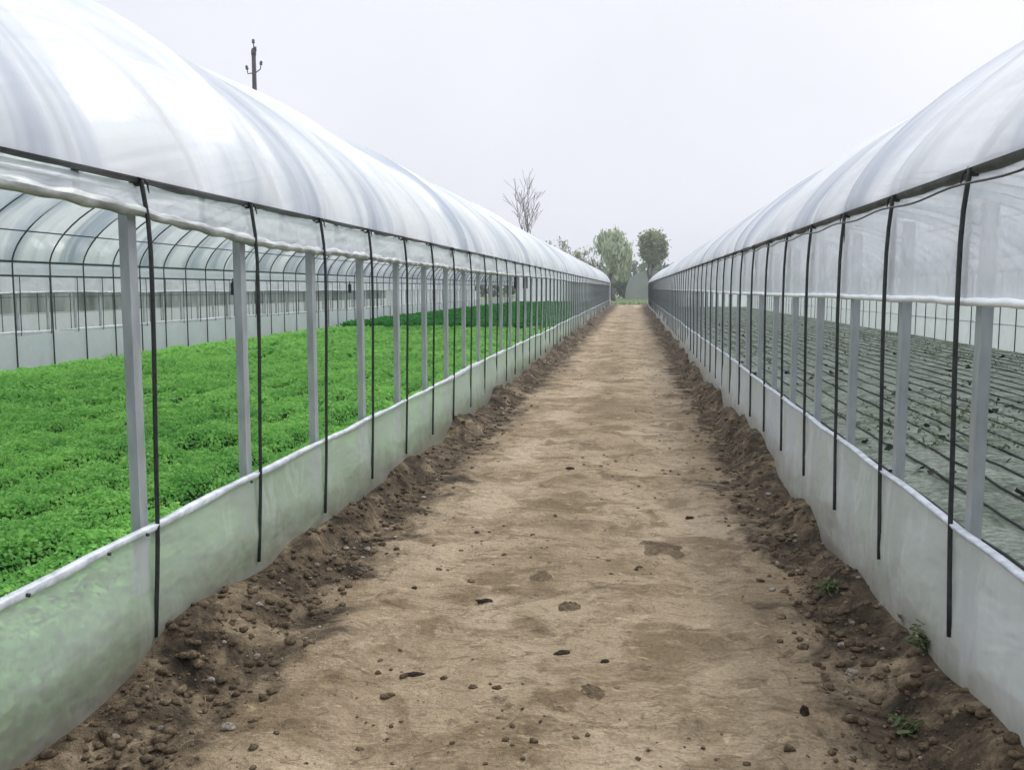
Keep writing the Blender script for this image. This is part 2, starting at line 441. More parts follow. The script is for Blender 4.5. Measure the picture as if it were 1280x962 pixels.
ys = np.concatenate([np.arange(-6, 1.6, 0.06), ylog(1.6, ROAD_END, 0.0055)])
def road_z(x, y):
    z = 0.05 * fbm(x * 0.9, y * 0.5, 3, 3)
    for cx in (-0.95, 0.35):                                       # two shallow wheel ruts
        z = z - 0.022 * np.exp(-((x - cx - 0.1 * (vnoise(y * 0.2, y * 0, 5) - .5)) / 0.22) ** 2)
    lump = fbm(x * 5, y * 5, 9, 4)
    z = z + 0.10 * np.clip(lump - 0.07, 0, 1) + 0.015 * fbm(x * 14, y * 14, 12, 3) - 0.03 * np.clip(fbm(x * 3.1, y * 3.1, 15, 3) - .12, 0, 1)
    tread = np.sin(y * 2 * PI / 0.16 + 3 * fbm(x * 1.5, y * 1.5, 31, 2))
    rut = np.exp(-((x + 0.95) / .3) ** 2) + np.exp(-((x - .42) / .3) ** 2)
    z = z + 0.009 * tread * rut * np.clip(fbm(x * 1.3, y * .7, 22, 2) + .08, 0, .35) * 2.6
    return z
xs = np.linspace(-2.1, 1.4, 176)
X, Y = np.meshgrid(xs, ys)
P = np.stack([X, Y, road_z(X, Y)], -1)
kind(link('dirt_road', grid('dirt_road', P), M['road']), 'structure')

def bank(side, wall, width, name):
    d = np.linspace(-0.14, 0.95, 74)                                # distance from wall towards the road
    D, Yb = np.meshgrid(d, ys)
    X = -(wall - D) if side < 0 else (wall - D)
    wv = width * (0.85 + 0.8 * fbm(Yb * 0.55, Yb * 0 + side * 3, 41, 3)) + 0.10 * fbm(Yb * 3, D * 3, 44, 3)
    prof = 1 - sstep(0.0, 1.0, D / np.maximum(wv, 0.12))
    z0 = 0.05 * fbm(X * 0.9, Yb * 0.5, 3, 3)
    z = z0 - 0.05 + prof * 0.16 + prof * (0.30 * (fbm(X * .8, Yb * 1.1, 50, 2) + .03) + 0.16 * fbm(X * 4.5, Yb * 4.5, 51, 4) * sstep(-.05, .2, D) + 0.075 * fbm(X * 13, Yb * 13, 57, 3) * sstep(-.02, .12, D))
    z = z - 0.05 * sstep(0.55, 0.95, D)
    me = grid(name, np.stack([X, Yb, z], -1))
    if side < 0: me.flip_normals()
    return kind(link(name, me, M['road']), 'structure')
bank(-1, XL, 0.52, 'soil_bank')
bank(1, XR, 0.44, 'soil_bank')

# crumbs of soil scattered on the road and the banks: nobody could count them
def crumb_mesh(name, pts, r):
    ph_ = (1 + 5 ** .5) / 2
    oc = np.array([(-1, ph_, 0), (1, ph_, 0), (-1, -ph_, 0), (1, -ph_, 0), (0, -1, ph_), (0, 1, ph_), (0, -1, -ph_), (0, 1, -ph_), (ph_, 0, -1), (ph_, 0, 1), (-ph_, 0, -1), (-ph_, 0, 1)]) / 1.9
    fc = np.array([(0, 11, 5), (0, 5, 1), (0, 1, 7), (0, 7, 10), (0, 10, 11), (1, 5, 9), (5, 11, 4), (11, 10, 2), (10, 7, 6), (7, 1, 8), (3, 9, 4), (3, 4, 2), (3, 2, 6), (3, 6, 8), (3, 8, 9), (4, 9, 5), (2, 4, 11), (6, 2, 10), (8, 6, 7), (9, 8, 1)])
    n = len(pts)
    sc = RNG.uniform(0.65, 1.3, (n, 12, 1)) * np.asarray(r).reshape(-1, 1, 1)
    sq = np.stack([RNG.uniform(.8, 1.4, n), RNG.uniform(.7, 1.2, n), RNG.uniform(.4, .8, n)], -1)[:, None]
    a = RNG.uniform(0, 2 * PI, n); ca, sa = np.cos(a), np.sin(a)
    V = oc[None] * sc * sq
    V = np.stack([V[..., 0] * ca[:, None] - V[..., 1] * sa[:, None], V[..., 0] * sa[:, None] + V[..., 1] * ca[:, None], V[..., 2]], -1)
    V = V + pts[:, None]
    F = (np.arange(n)[:, None, None] * 12 + fc[None]).reshape(-1, 3)
    return pyd(name, V.reshape(-1, 3), [tuple(map(int, t)) for t in F])
def road_pts(n, x0, x1, y0, y1, bias=2.0):
    u = RNG.random(n)
    y = y0 * (y1 / y0) ** u
    x = RNG.uniform(x0, x1, n)
    return x, y
x, y = road_pts(2600, -1.7, 1.0, 2.2, 40)
keep = fbm(x * 1.1, y * 1.1, 71, 3) > 0.03
x, y = x[keep], y[keep]
r = 0.003 + 0.017 * RNG.random(len(x)) ** 4
kind(link('soil_crumbs', crumb_mesh('soil_crumbs', np.stack([x, y, road_z(x, y) + r * .2], -1), r), M['mud']), 'stuff')
pts = []; rr = []
for side, wall in ((-1, XL), (1, XR)):
    n = 3600
    dd = np.abs(RNG.normal(0.22, 0.14, n)); _, y = road_pts(n, 0, 1, 2.2, 45)
    x = side * (wall - dd)
    rr.append(0.004 + 0.026 * RNG.random(n) ** 4)
    pts.append(np.stack([x, y, np.zeros(n)], -1))
pts = np.concatenate(pts); rr = np.concatenate(rr)
from mathutils.bvhtree import BVHTree
deps = [BVHTree.FromObject(o, bpy.context.evaluated_depsgraph_get()) for o in bpy.data.objects if o.name.startswith(('soil_bank', 'dirt_road'))]
def ground_at(x, y):
    best = -1
    for t in deps:
        h = t.ray_cast(Vector((x, y, 2)), Vector((0, 0, -1)))
        if h[0] is not None: best = max(best, h[0].z)
    return best
pts[:, 2] = [ground_at(a, b) for a, b in pts[:, :2]]
pts[:, 2] += rr * 0.25
half = RNG.random(len(pts)) < 0.93
kind(link('soil_crumbs', crumb_mesh('soil_crumbs', pts[half], rr[half]), M['mud']), 'stuff')
kind(link('pale_grit', crumb_mesh('pale_grit', pts[~half], rr[~half] * .8), M['paleclod']), 'stuff')

# ------------------------------------------------------------------ greenhouse
WID = 8.03
EAVE = 2.03
def arc(u, b, q): return EAVE + b * np.clip(1 - u * u, 0, 1) ** q

def greenhouse(s, x0, label, rise, q, step, phase, hoop_step, hoop_phase, eave_mat, skirt_top, curtain_z, roll_mat, far_closed, far_mat='curtain_far'):
    root = empty('greenhouse', (s * x0, 0, 0), label, 'greenhouse', 'film greenhouses along the dirt road')
    y0, y1 = -4.2, YEND
    X = lambda d: s * d                                             # distance from the road wall, into the house
    def sheet(name, P, mat, flip=False, parent=root):
        return link(name, grid(name, P), mat, parent)
    yy = np.arange(y0, y1 + 0.001, 0.075)
    # --- roof film, sagging between the hoops and gathered into folds
    t = np.linspace(0, 1, 56)
    T, YY = np.meshgrid(t, yy)
    U = -np.cos(PI * T)
    D = WID / 2 * (1 + U)
    Z = arc(U, rise, q)
    nx = U * 0.9; nz = np.sqrt(np.clip(1 - nx * nx, 0, 1))
    bay = (YY - hoop_phase) / hoop_step
    near = np.sin(PI * np.clip(T, 0, 1)) ** 0.7
    sag = 0.055 * np.sin(PI * bay) ** 2
    cell = np.floor(bay)
    drift = YY + 0.35 * (T - .1) + 0.25 * fbm(YY * .4, T * 3, 61, 2)      # folds lean over as they rise
    # each bay billows differently: a slow rise and a quick fall, like gathered cloth
    cell = np.floor(bay); fr = bay - cell + 0.16 * fbm(T * 2.2 + cell * 3.7, cell * 0, 64, 2)
    saw = np.where(fr < .68, np.clip(fr / .68, 0, 1), np.clip((1 - fr) / .32, 0, 1))
    saw = saw * saw * (3 - 2 * saw)
    amp = 0.03 + 0.15 * vnoise(cell, cell * 0, 69) * (0.6 + 0.8 * vnoise(T * 1.6, cell, 70))
    fold = amp * (saw - .5) - 0.02 + 0.07 * fbm(drift * 0.55, T * .5 + 3, 63, 2) + 0.034 * (1 - 2 * np.abs(fbm(drift * 3.6, T * 1.1, 67, 2))) * (.25 + sstep(.45, .08, T))
    off = near * fold
    Dp = D + nx * off; Zp = Z + nz * off
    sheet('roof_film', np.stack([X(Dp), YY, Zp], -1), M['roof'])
    # --- eave pipe, wrapped and lumpy
    def pipe(name, d, z_fn, r, lump, mat, parent, n=9, st=0.12, seed=0):
        m = MB(); py = np.arange(y0, y1 + .01, st)
        wob = 0.012 * (vnoise(py * .8, py * 0, 80 + seed) - .5)
        m.tube([(X(d + wo), a, z_fn(a)) for a, wo in zip(py, wob)],
               [r * (1 + lump * (vnoise(a * 5, 0, 81 + seed) - .4)) for a in py], n)
        return link(name, m.mesh(name), mat, parent)
    sagz = lambda a: EAVE - 0.006 - 0.006 * math.sin(PI * (a - phase) / step) ** 2 + 0.02 * float(vnoise(a * .5, 1, 83))
    lean = .012 if s < 0 else .008
    pipe('eave_pipe', 0.026 + lean, sagz, 0.016 if s < 0 else 0.022, 0.7 if s < 0 else .9, eave_mat, root, seed=1)
    # --- road-side curtain and the roll at its foot
    cz = np.array([curtain_z(a) for a in yy])
    k = np.linspace(0, 1, 14)
    K, YC = np.meshgrid(k, yy)
    CZ = np.repeat(cz[:, None], 14, 1)
    ZC = EAVE - 0.02 + (CZ - EAVE + 0.02) * K
    bayc = (YC - phase) / step
    bulge = np.sin(PI * K) * (0.028 * np.sin(PI * bayc) ** 2 + 0.05 * fbm(YC * 1.3 + K * 1.2, K * 2 - YC * .6, 90, 3)) + 0.02 * fbm(YC * 5 + K * 5, K * 2.2, 92, 3) * np.sin(PI * K) ** .5
    cur = sheet('side_curtain', np.stack([X(lean + 0.03 - (lean + .012) * K - bulge * .7), YC, ZC], -1), M['curtain'])
    wob2 = lambda a: curtain_z(a) + 0.010 * (float(vnoise(a * 2.2, 3, 95)) - .5)
    py = np.concatenate([np.arange(y0, 14, .03), np.arange(14, y1, .15)]); th = np.linspace(0, 2 * PI, 13)
    TH, PY = np.meshgrid(th, py)
    tw = 2.2 * (vnoise(PY * .7, PY * 0, 97) - .5) * 6
    RR = (0.023 if s < 0 else .016) * (1 + (.55 if s < 0 else .25) * (vnoise(np.cos(TH) * .9 + PY * 7, np.sin(TH) * .9 + PY * 2.2, 96) - .45) + (.16 if s < 0 else .06) * np.sin(TH + PY * 26 + tw))
    RZ = np.array([wob2(a) for a in py])[:, None]
    link('roll_pipe', grid('roll_pipe', np.stack([X(.026) + RR * np.cos(TH), PY, RZ + RR * np.sin(TH)], -1)), roll_mat, cur)
    # --- skirt film and its folded hem
    k = np.linspace(0, 1, 12); K, YC = np.meshgrid(k, yy)
    st_ = skirt_top + 0.035 * (vnoise(yy * .45, yy * 0, 97) - .5) + 0.012 * (vnoise(yy * 2.5, yy * 0, 98) - .5)
    ST = np.repeat(st_[:, None], 12, 1)
    ZS = -0.08 + (ST + 0.08) * K
    wave = 0.09 * fbm(YC * .7 + K, K * 1.5, 99, 3) * np.sin(PI * np.clip(K * .85 + .12, 0, 1)) + 0.03 * fbm(YC * 2.6, K * 1.2 + YC * .5, 101, 3) * (1 - K)
    tuck = 0.10 * (1 - K) ** 2 * (.4 + 1.2 * vnoise(YC * .8, YC * 0, 108))
    sk = sheet('skirt_film', np.stack([X(.022 - wave - tuck * .4), YC, ZS], -1), M['skirt'])
    m = MB()
    hp = []
    for a, z in zip(yy[::2], st_[::2]):
        hp.append((X(0.02 - 0.02 * (float(vnoise(a * 2.1, 0, 103)) - .5)), a, z - 0.004))
    b0 = 0
    hw = [(0.010 if s < 0 else .011) + (0.034 if s < 0 else .012) * float(vnoise(a * .9, 2, 105)) + (.016 if s < 0 else .005) * float(vnoise(a * 5, 2, 106)) for a in yy[::2]]
    V = []; F = []
    for (hx, a, z), w_ in zip(hp, hw):
        V += [(hx - s * .012, a, z - w_ * .55), (hx - s * .020, a, z + w_ * .25), (hx + s * .004, a, z + w_ * .5), (hx + s * .02, a, z + w_ * .1)]
    for i in range(len(hp) - 1):
        for j in range(3):
            F.append((4 * i + j, 4 * i + j + 1, 4 * i + 5 + j, 4 * i + 4 + j))
    link('hem', pyd('hem', V, F), M['hem'], sk)
    # --- far wall: curtain, roll, skirt
    W = WID
    fb = 0.70 if far_closed else 1.80
    k = np.linspace(0, 1, 6); y2 = yy[::3]; K, YC = np.meshgrid(k, y2)
    fc = sheet('rear_curtain', np.stack([X(W + 0.02 * np.sin(PI * K) * np.sin((YC - hoop_phase) / hoop_step * PI) ** 2 + 0.01 * fbm(YC * 2, K * 3, 111, 2)), YC, EAVE - .01 - (EAVE - fb) * K], -1), M[far_mat])
    m = MB(); m.tube([(X(W), a, fb) for a in y2], 0.017, 6); link('roll_pipe', m.mesh('roll_pipe'), M['hoop'] if not far_closed else M['rollwhite'], fc)
    m = MB(); m.tube([(X(W), a, EAVE) for a in y2], 0.02, 6); link('eave_pipe', m.mesh('eave_pipe'), M['hoop'], root)
    fs = 0.82 if not far_closed else 0.70
    k = np.linspace(0, 1, 5); K, YC = np.meshgrid(k, y2)
    sheet('rear_skirt', np.stack([X(W + 0.03 * fbm(YC, K * 2, 113, 2)), YC, -.08 + (fs + .08) * K], -1), M['curtain_far'])
    # --- posts, straps, hoops: one mesh each, copied along the wall
    cw, cd, th = 0.062, 0.04, 0.004                                    # C-section post
    m = MB()
    m.box((X(0.075), 0, 0.93), (0.004, cw, 1.96)); 
    m.box((X(0.075 + cd / 2), cw / 2 - .002, 0.93), (cd - .0045, .004, 1.955)); m.box((X(0.075 + cd / 2), -cw / 2 + .002, 0.93), (cd - .0045, .004, 1.955))
    m.box((X(0.075 + cd - .002), cw / 2 - .012, 0.93), (.004, .0158, 1.95)); m.box((X(0.075 + cd - .002), -cw / 2 + .012, 0.93), (.004, .0158, 1.95))
    post = m.mesh('post')
    n = int((y1 - 0.4 - (phase - 7 * step)) / step)
    for i in range(n):
        o = link('post', post, M['galv'], root, (0, phase + (i - 7) * step + 0.02, 0), smooth=False)
    ztop = EAVE + 0.015
    zend = 0.18 if s < 0 else 0.30
    straps = []
    for v in range(4):
        m = MB(); rnd = random.Random(v + 10 * s)
        loop = [(X(lean + .05), 0.0, ztop + .008), (X(lean + .026), 0.0, ztop + .012), (X(lean + .002), 0, ztop - .008), (X(lean), .0, ztop - .04)]
        dr = [rnd.uniform(-.012, .012) for _ in range(4)]
        body = []
        for j in range(1, 15):
            f = j / 14
            z = ztop - .04 + (zend - ztop + .04) * f
            out = lean * (1 - sstep(0, .14, f)) - (0.0 if f < .65 else .006 * (f - .65) / .35)
            body.append((X(float(out) - .008 * math.sin(f * 5)), dr[0] * math.sin(f * 3 + dr[1] * 100) + .024 * max(0, 1 - f / .5) - .055 * max(0, (f - .72) / .28) ** 1.6, z))
        m.ribbon(loop[:3], (0, 1, 0), 0.024, (0, 0, 1), 0.006)
        m.tube(loop[2:] + body, [.0095] * (len(body) + 2), 8)
        # knot where the strap is tied round the pipe
        m.tube([(X(lean + .026) + .023 * math.cos(a), (-.5 + a / 12) * .03, ztop - .016 + .023 * math.sin(a)) for a in np.linspace(0, 4 * PI, 22)], 0.006, 5)
        m.tube([(X(lean), .0, ztop - .01), (X(lean - .012), .02, ztop - .03), (X(lean - .015), .035 + dr[2], ztop - .07)], [.006, .005, .002], 5)
        straps.append(m.mesh('strap'))
    for i in range(n):
        link('strap', straps[(i * 7) % 4], M['strap'], root, (0, phase + (i - 7) * step, 0))
    m = MB()
    uu = -np.cos(np.linspace(0.0, PI, 40))
    hp = [(X(W / 2 * (1 + a) + (0.045 if a < 0 else -.03) * (abs(a) ** 6)), 0, float(arc(a, rise, q)) - 0.05) for a in uu]
    legtop = hp[0]
    lo = 1.56 if s > 0 else 1.90
    pts = [(X(.05), 0, lo), (X(.05), 0, 1.98)] + hp[1:-1] + [(X(W - .035), 0, 1.96), (X(W - .035), 0, -.05)]
    m.tube(pts, 0.0145, 6)
    hoop = m.mesh('hoop')
    nh = int((y1 - 0.2 - (hoop_phase - 17 * hoop_step)) / hoop_step)
    for i in range(nh):
        if hoop_phase + (i - 17) * hoop_step < y0: continue
        link('hoop', hoop, M['hoop'], root, (0, hoop_phase + (i - 17) * hoop_step, 0))
    # --- purlins under the roof
    for u in (-0.62, 0.0, 0.62, 0.92):
        m = MB(); m.tube([(X(W / 2 * (1 + u)), a, float(arc(u, rise, q)) - .075) for a in np.arange(y0, y1 + .1, 2.0)], 0.011, 6)
        link('purlin', m.mesh('purlin'), M['hoop'], root)
    if far_closed:
        m = MB(); m.tube([(X(W - .012), a, 1.28) for a in np.arange(y0, y1 + .1, 2.0)], 0.010, 6); link('purlin', m.mesh('purlin'), M['hoop'], root)
        m = MB(); m.tube([(X(-.045), a, EAVE - .065 - .015 * math.sin(PI * (a - phase) / step) ** 2) for a in np.arange(y0, y1, .12)], 0.0045, 5); link('wire', m.mesh('wire'), M['strap'], root)
    # --- end walls
    for ye in (y0 + .01, y1 - .01):
        ux = -np.cos(np.linspace(0, PI, 40))
        K = np.linspace(0, 1, 10)
        Pg = np.zeros((10, 40, 3))
        for j, kk in enumerate(K):
            Pg[j, :, 0] = X(W / 2 * (1 + ux)); Pg[j, :, 1] = ye + .03 * fbm(ux * 4, kk * 3 + 0 * ux, 121, 2); Pg[j, :, 2] = -.08 + (arc(ux, rise, q) - .02 + .08) * kk
        sheet('end_wall', Pg, M['curtain_far'])
    return root

def curtain_left(a):
    return float(1.82 + 0.11 * (1 - sstep(2.3, 5.2, a)) + 0.012 * math.sin(a * .35))
def curtain_right(a): return float(1.548 + 0.006 * math.sin(a * .4))

gl = greenhouse(-1, XL, 'white film greenhouse left of the dirt road, full of bright green crop', 1.69, 0.60, 1.054, 3.475, 0.968, 13.745,
                M['eave'], 0.645, curtain_left, M['roll'], False)
gr = greenhouse(1, XR, 'white film greenhouse right of the road, over pale bare soil beds', 1.58, 0.70, 1.0, 3.575, 1.0, 3.70,
                M['eavedark'], 0.728, curtain_right, M['rollwhite'], True)

# curtain motors hanging on the left house
def motor(parent, x, y, z, w_, h):
    m = MB(); m.box((0, 0, 0), (.09, w_, h)); m.box((0, 0, h / 2 + .02), (.05, w_ * .5, .04)); m.tube([(0, 0, h / 2 + .04), (0, 0, h / 2 + .12)], .012, 6)
    me = m.mesh('curtain_motor')
    bm = bmesh.new(); bm.from_mesh(me); bmesh.ops.bevel(bm, geom=bm.edges[:], offset=.006, segments=1, affect='EDGES'); bm.to_mesh(me); bm.free()
    link('curtain_motor', me, M['black'], parent, (x, y, z), smooth=False)
for y in (21.8, 31.3, 57.4): motor(gl, -WID + .12, y, 1.58, .11, .30)
for y in (16.4, 17.7): motor(gl, -.15, y, 1.70, .06, .22)
# clip heads on the left hem
m = MB(); m.tube([(.0, 0, 0), (.010, 0, 0)], .007, 8); clip = m.mesh('clip')
for i, y in enumerate([2.62, 3.08, 3.35, 4.36]):
    link('clip', clip, M['black'], gl, (.016, y, .628))

# the next house over, seen through the open side of the left one
g3 = greenhouse(-1, XL + WID + 3.3, 'greyish closed greenhouse seen through the open side of the left greenhouse', 1.72, 0.5, 1.054, 3.8, 0.968, 13.3,
                M['eave'], 0.645, lambda a: 1.50 + .01 * math.sin(a), M['roll'], True, 'curtain_grey')

# ------------------------------------------------------------------ left crop
def crop_h(x, y):
    d = -x - XL
    h = 0.34 + 0.10 * fbm(x * 2.6, y * 2.6, 201, 3) + 0.11 * (fbm(x * 7, y * 7, 204, 2) - .1)
    ph = (d - 0.93 + 0.03 * np.sin(y * 1.3)) / 0.62
    fr = np.abs(ph - np.round(ph)) * 0.62
    h = h - 0.20 * np.exp(-(fr / 0.06) ** 2) * sstep(1.0, 6.0, y)
    pot = fbm(x * 1.7, y * 1.1, 207, 3)
    h = h - 0.10 * sstep(0.17, 0.30, pot)
    return h
def crop(name, y0, y1, dens, size, mat, lift=0.0, base=True, vis=True):
    area = (WID - .25) * (y1 - y0); n = int(area * dens)
    x = -XL - .12 - RNG.random(n) * (WID - .30); y = RNG.uniform(y0, y1, n)
    if vis:                                                # only what the frame (and a step to its side) can see
        k = (x / np.maximum(y, .1)) > -1.05
        x, y = x[k], y[k]
    ph = (-x - XL - 0.93 + 0.03 * np.sin(y * 1.3)) / 0.62; fr = np.abs(ph - np.round(ph)) * 0.62
    k = ~((fr < .035 + .02 * vnoise(y * 1.5, np.round(ph), 219)) & (RNG.random(len(x)) < .9 * sstep(2.5, 6, y)))
    x, y = x[k], y[k]
    h = crop_h(x, y) + lift
    e = .03
    gx = (crop_h(x + e, y) - crop_h(x - e, y)) / (2 * e); gy = (crop_h(x, y + e) - crop_h(x, y - e)) / (2 * e)
    nn = np.stack([-gx, -gy, np.ones_like(gx)], -1) + RNG.normal(size=(len(x), 3)) * .55
    nn /= np.linalg.norm(nn, axis=1, keepdims=True)
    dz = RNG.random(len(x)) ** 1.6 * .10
    tint = np.clip(0.56 + .22 * sstep(5, 15, y) + 0.7 * fbm(x * 1.2, y * .8, 211, 3) + 0.5 * fbm(x * 8, y * 8, 214, 2) + RNG.normal(0, .16, len(x)) - dz * 2.0, 0, 1)  # far leaves painted yellower and brighter, standing in for light at grazing view
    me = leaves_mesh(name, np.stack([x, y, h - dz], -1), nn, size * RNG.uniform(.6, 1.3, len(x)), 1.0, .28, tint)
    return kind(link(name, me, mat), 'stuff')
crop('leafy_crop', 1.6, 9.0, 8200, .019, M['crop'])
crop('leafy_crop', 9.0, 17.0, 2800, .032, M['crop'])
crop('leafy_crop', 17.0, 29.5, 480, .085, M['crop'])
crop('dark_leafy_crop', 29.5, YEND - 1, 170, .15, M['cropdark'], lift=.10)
n = 26000
x = -XL - .06 - np.abs(RNG.normal(0, .07, n)); y = 1.6 * (40 / 1.6) ** RNG.random(n); z = RNG.random(n) ** .7 * (crop_h(x, y) + .02)
z = np.where(fbm(y * 1.5, z * 4, 215, 3) > -.12, z, -1); k = z > 0
nn = RNG.normal(size=(n, 3)) * .6 + np.array([1.0, 0, .6]); nn /= np.linalg.norm(nn, axis=1, keepdims=True)
kind(link('leafy_crop', leaves_mesh('leafy_crop', np.stack([x, y, z], -1)[k], nn[k], .05 * RNG.uniform(.6, 1.3, k.sum()), 1.0, .28), M['crop']), 'stuff')
cx = np.linspace(-XL - .10, -XL - WID + .12, 90); cyy = np.concatenate([np.arange(-3.8, 1.6, .2), ylog(1.6, YEND - .5, .012)])
CX, CY = np.meshgrid(cx, cyy)
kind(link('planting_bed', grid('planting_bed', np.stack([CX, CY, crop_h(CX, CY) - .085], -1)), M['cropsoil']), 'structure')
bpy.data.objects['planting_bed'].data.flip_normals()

# ------------------------------------------------------------------ right house: bare beds with drip hoses
bx = np.linspace(XR + .03, XR + WID - .05, 120); byy = np.concatenate([np.arange(-3.8, 1.6, .2), ylog(1.6, YEND - .5, .010)])
LINES = [2.16 + .335 * k for k in range(21)]
def bed_z(x, y):
    z = 0.075 + 0.035 * fbm(x * 1.3, y * 1.0, 301, 3) + 0.014 * fbm(x * 7, y * 7, 305, 3)
    ph = (x - 2.16) / .335; fr = np.abs(ph - np.round(ph)) * .335
    return z - 0.022 * np.exp(-(fr / .04) ** 2)
BX, BY = np.meshgrid(bx, byy)
kind(link('soil_bed', grid('soil_bed', np.stack([BX, BY, bed_z(BX, BY)], -1)), M['seedbed']), 'structure')
for k, lx in enumerate(LINES):
    m = MB(); py = np.concatenate([np.arange(.5, 30, .25), np.arange(30, YEND - 1, 1.5)])
    px = lx + .03 * (vnoise(py * .9, py * 0 + k, 311) - .5) + .05 * (vnoise(py * .13, py * 0 + k, 312) - .5)
    pz = bed_z(px, py) + .006 + .012 * vnoise(py * 2, py * 0 + k, 313)
    m.tube(list(zip(px, py, pz)), .0105, 5)
    tag(link('drip_hose', m.mesh('drip_hose'), M['strap']), 'thin black drip hose laid along the pale soil of the right greenhouse', 'hose', 'drip hoses on the right greenhouse soil')
n = 800
y = 3.0 * (40 / 3.0) ** RNG.random(n); x = RNG.uniform(XR + .6, XR + WID - .3, n)
k = fbm(x * .8, y * .5, 321, 2) > -.02
x, y = x[k], y[k]
nn = RNG.normal(size=(len(x), 3)) * .5 + np.array([0, 0, 1]); nn /= np.linalg.norm(nn, axis=1, keepdims=True)
kind(link('withered_leaves', leaves_mesh('withered_leaves', np.stack([x, y, bed_z(x, y) + .015], -1), nn, RNG.uniform(.03, .085, len(x)), 1.3, .3), M['dryleaf']), 'stuff')
n = 9000
y = 9.0 * (60 / 9.0) ** RNG.random(n); x = RNG.uniform(XR + 1.2, XR + WID - .3, n)
k = fbm(x * .35, y * .2, 331, 3) + RNG.normal(0, .06, n) > .02
x, y = x[k], y[k]
nn = RNG.normal(size=(len(x), 3)) * .5 + np.array([0, 0, 1]); nn /= np.linalg.norm(nn, axis=1, keepdims=True)
kind(link('seedlings', leaves_mesh('seedlings', np.stack([x, y, bed_z(x, y) + .03], -1), nn, RNG.uniform(.02, .045, len(x)), 1.3, .3), M['seedling']), 'stuff')

# ------------------------------------------------------------------ trees
def tree(name, loc, height, spread, label, cat='tree', leaf=None, nleaf=0, lsize=.2, style='bush', seed=0, trunk_h=.3, trunk_r=.15, group=None, depth=4, crown=None):
    rnd = random.Random(seed); rng = np.random.default_rng(seed + 5)
    root = empty(name, loc, label, cat, group)
    m = MB(); tips = []
    def grow(p, d, ln, r, lvl):
        pts = [p]; rad = [r]; q = p.copy(); dd = d.copy()
        ns = 5
        for i in range(ns):
            dd = (dd + Vector((rnd.uniform(-1, 1), rnd.uniform(-1, 1), rnd.uniform(-.5, .9))) * .13).normalized()
            q = q + dd * ln / ns; pts.append(q.copy()); rad.append(max(r * (1 - .55 * (i + 1) / ns), .016))
        m.tube(pts, rad, 6 if lvl < 2 else 4)
        if lvl >= depth:
            tips.append((pts[2], dd)); tips.append((pts[-1], dd)); return
        nb = 3 if lvl else 4
        for b in range(nb):
            f = rnd.uniform(.45, 1.0); i = min(int(f * ns), ns - 1); base = pts[i + 1]
            az = rnd.uniform(0, 2 * PI) + b * 2 * PI / nb
            a = spread * rnd.uniform(.6, 1.2)
            side = Vector((math.cos(az), math.sin(az), 0))
            nd = (dd * math.cos(a) + side * math.sin(a) + Vector((0, 0, .12))).normalized()
            grow(base, nd, ln * rnd.uniform(.58, .80), rad[i + 1] * .68, lvl + 1)
    grow(Vector((0, 0, -.1)), Vector((rnd.uniform(-.05, .05), 0, 1)).normalized(), height * trunk_h, trunk_r, 0)
    me = m.mesh('trunk')
    co = np.array([v.co[:] for v in me.vertices]); top = co[:, 2].max()
    k = height / top if crown is None else crown * height / top
    co[:, 2] *= k
    cxy = np.array([t[0][:2] for t in tips]).mean(0) / (np.array([t[0][2] for t in tips]).mean() * k)
    co[:, :2] -= cxy * np.maximum(co[:, 2:3], 0)
    me.vertices.foreach_set('co', co.astype(np.float32).reshape(-1)); me.update()
    link('trunk', me, M['bark'], root)
    if leaf:
        T = np.array([t[0][:] for t in tips]); T[:, 2] *= k; T[:, :2] -= cxy * T[:, 2:3]
        idx = rng.integers(0, len(T), nleaf)
        if style == 'willow':
            hang = rng.random(nleaf) ** .8 * height * .34
            C = T[idx] + rng.normal(size=(nleaf, 3)) * np.array([.22, .22, .12]); C[:, 2] -= hang * (.3 + .7 * _hash(idx, idx * 0, 5))
            C[:, 2] = np.maximum(C[:, 2], .5)
            nn = rng.normal(size=(nleaf, 3)) * np.array([1, 1, .2]); nn /= np.linalg.norm(nn, axis=1, keepdims=True)
            me = leaves_mesh('crown', C, nn, lsize * rng.uniform(.6, 1.3, nleaf), 2.6, .1, np.clip(.5 + .8 * (_hash(idx, idx * 0 + 2, 9) - .5) + rng.normal(0, .15, nleaf), 0, 1), np.array([[0, 0, 1.0]]))
        else:
            C = T[idx] + rng.normal(size=(nleaf, 3)) * lsize * 1.6
            C[:, 2] = np.maximum(C[:, 2], .1)
            nn = rng.normal(size=(nleaf, 3)); nn /= np.linalg.norm(nn, axis=1, keepdims=True)
            me = leaves_mesh('crown', C, nn, lsize * rng.uniform(.6, 1.3, nleaf), 1.3, .2, np.clip(.5 + .9 * (_hash(idx, idx * 0 + 2, 9) - .5) + rng.normal(0, .15, nleaf), 0, 1))
        link('crown', me, M[leaf], root)
    return root

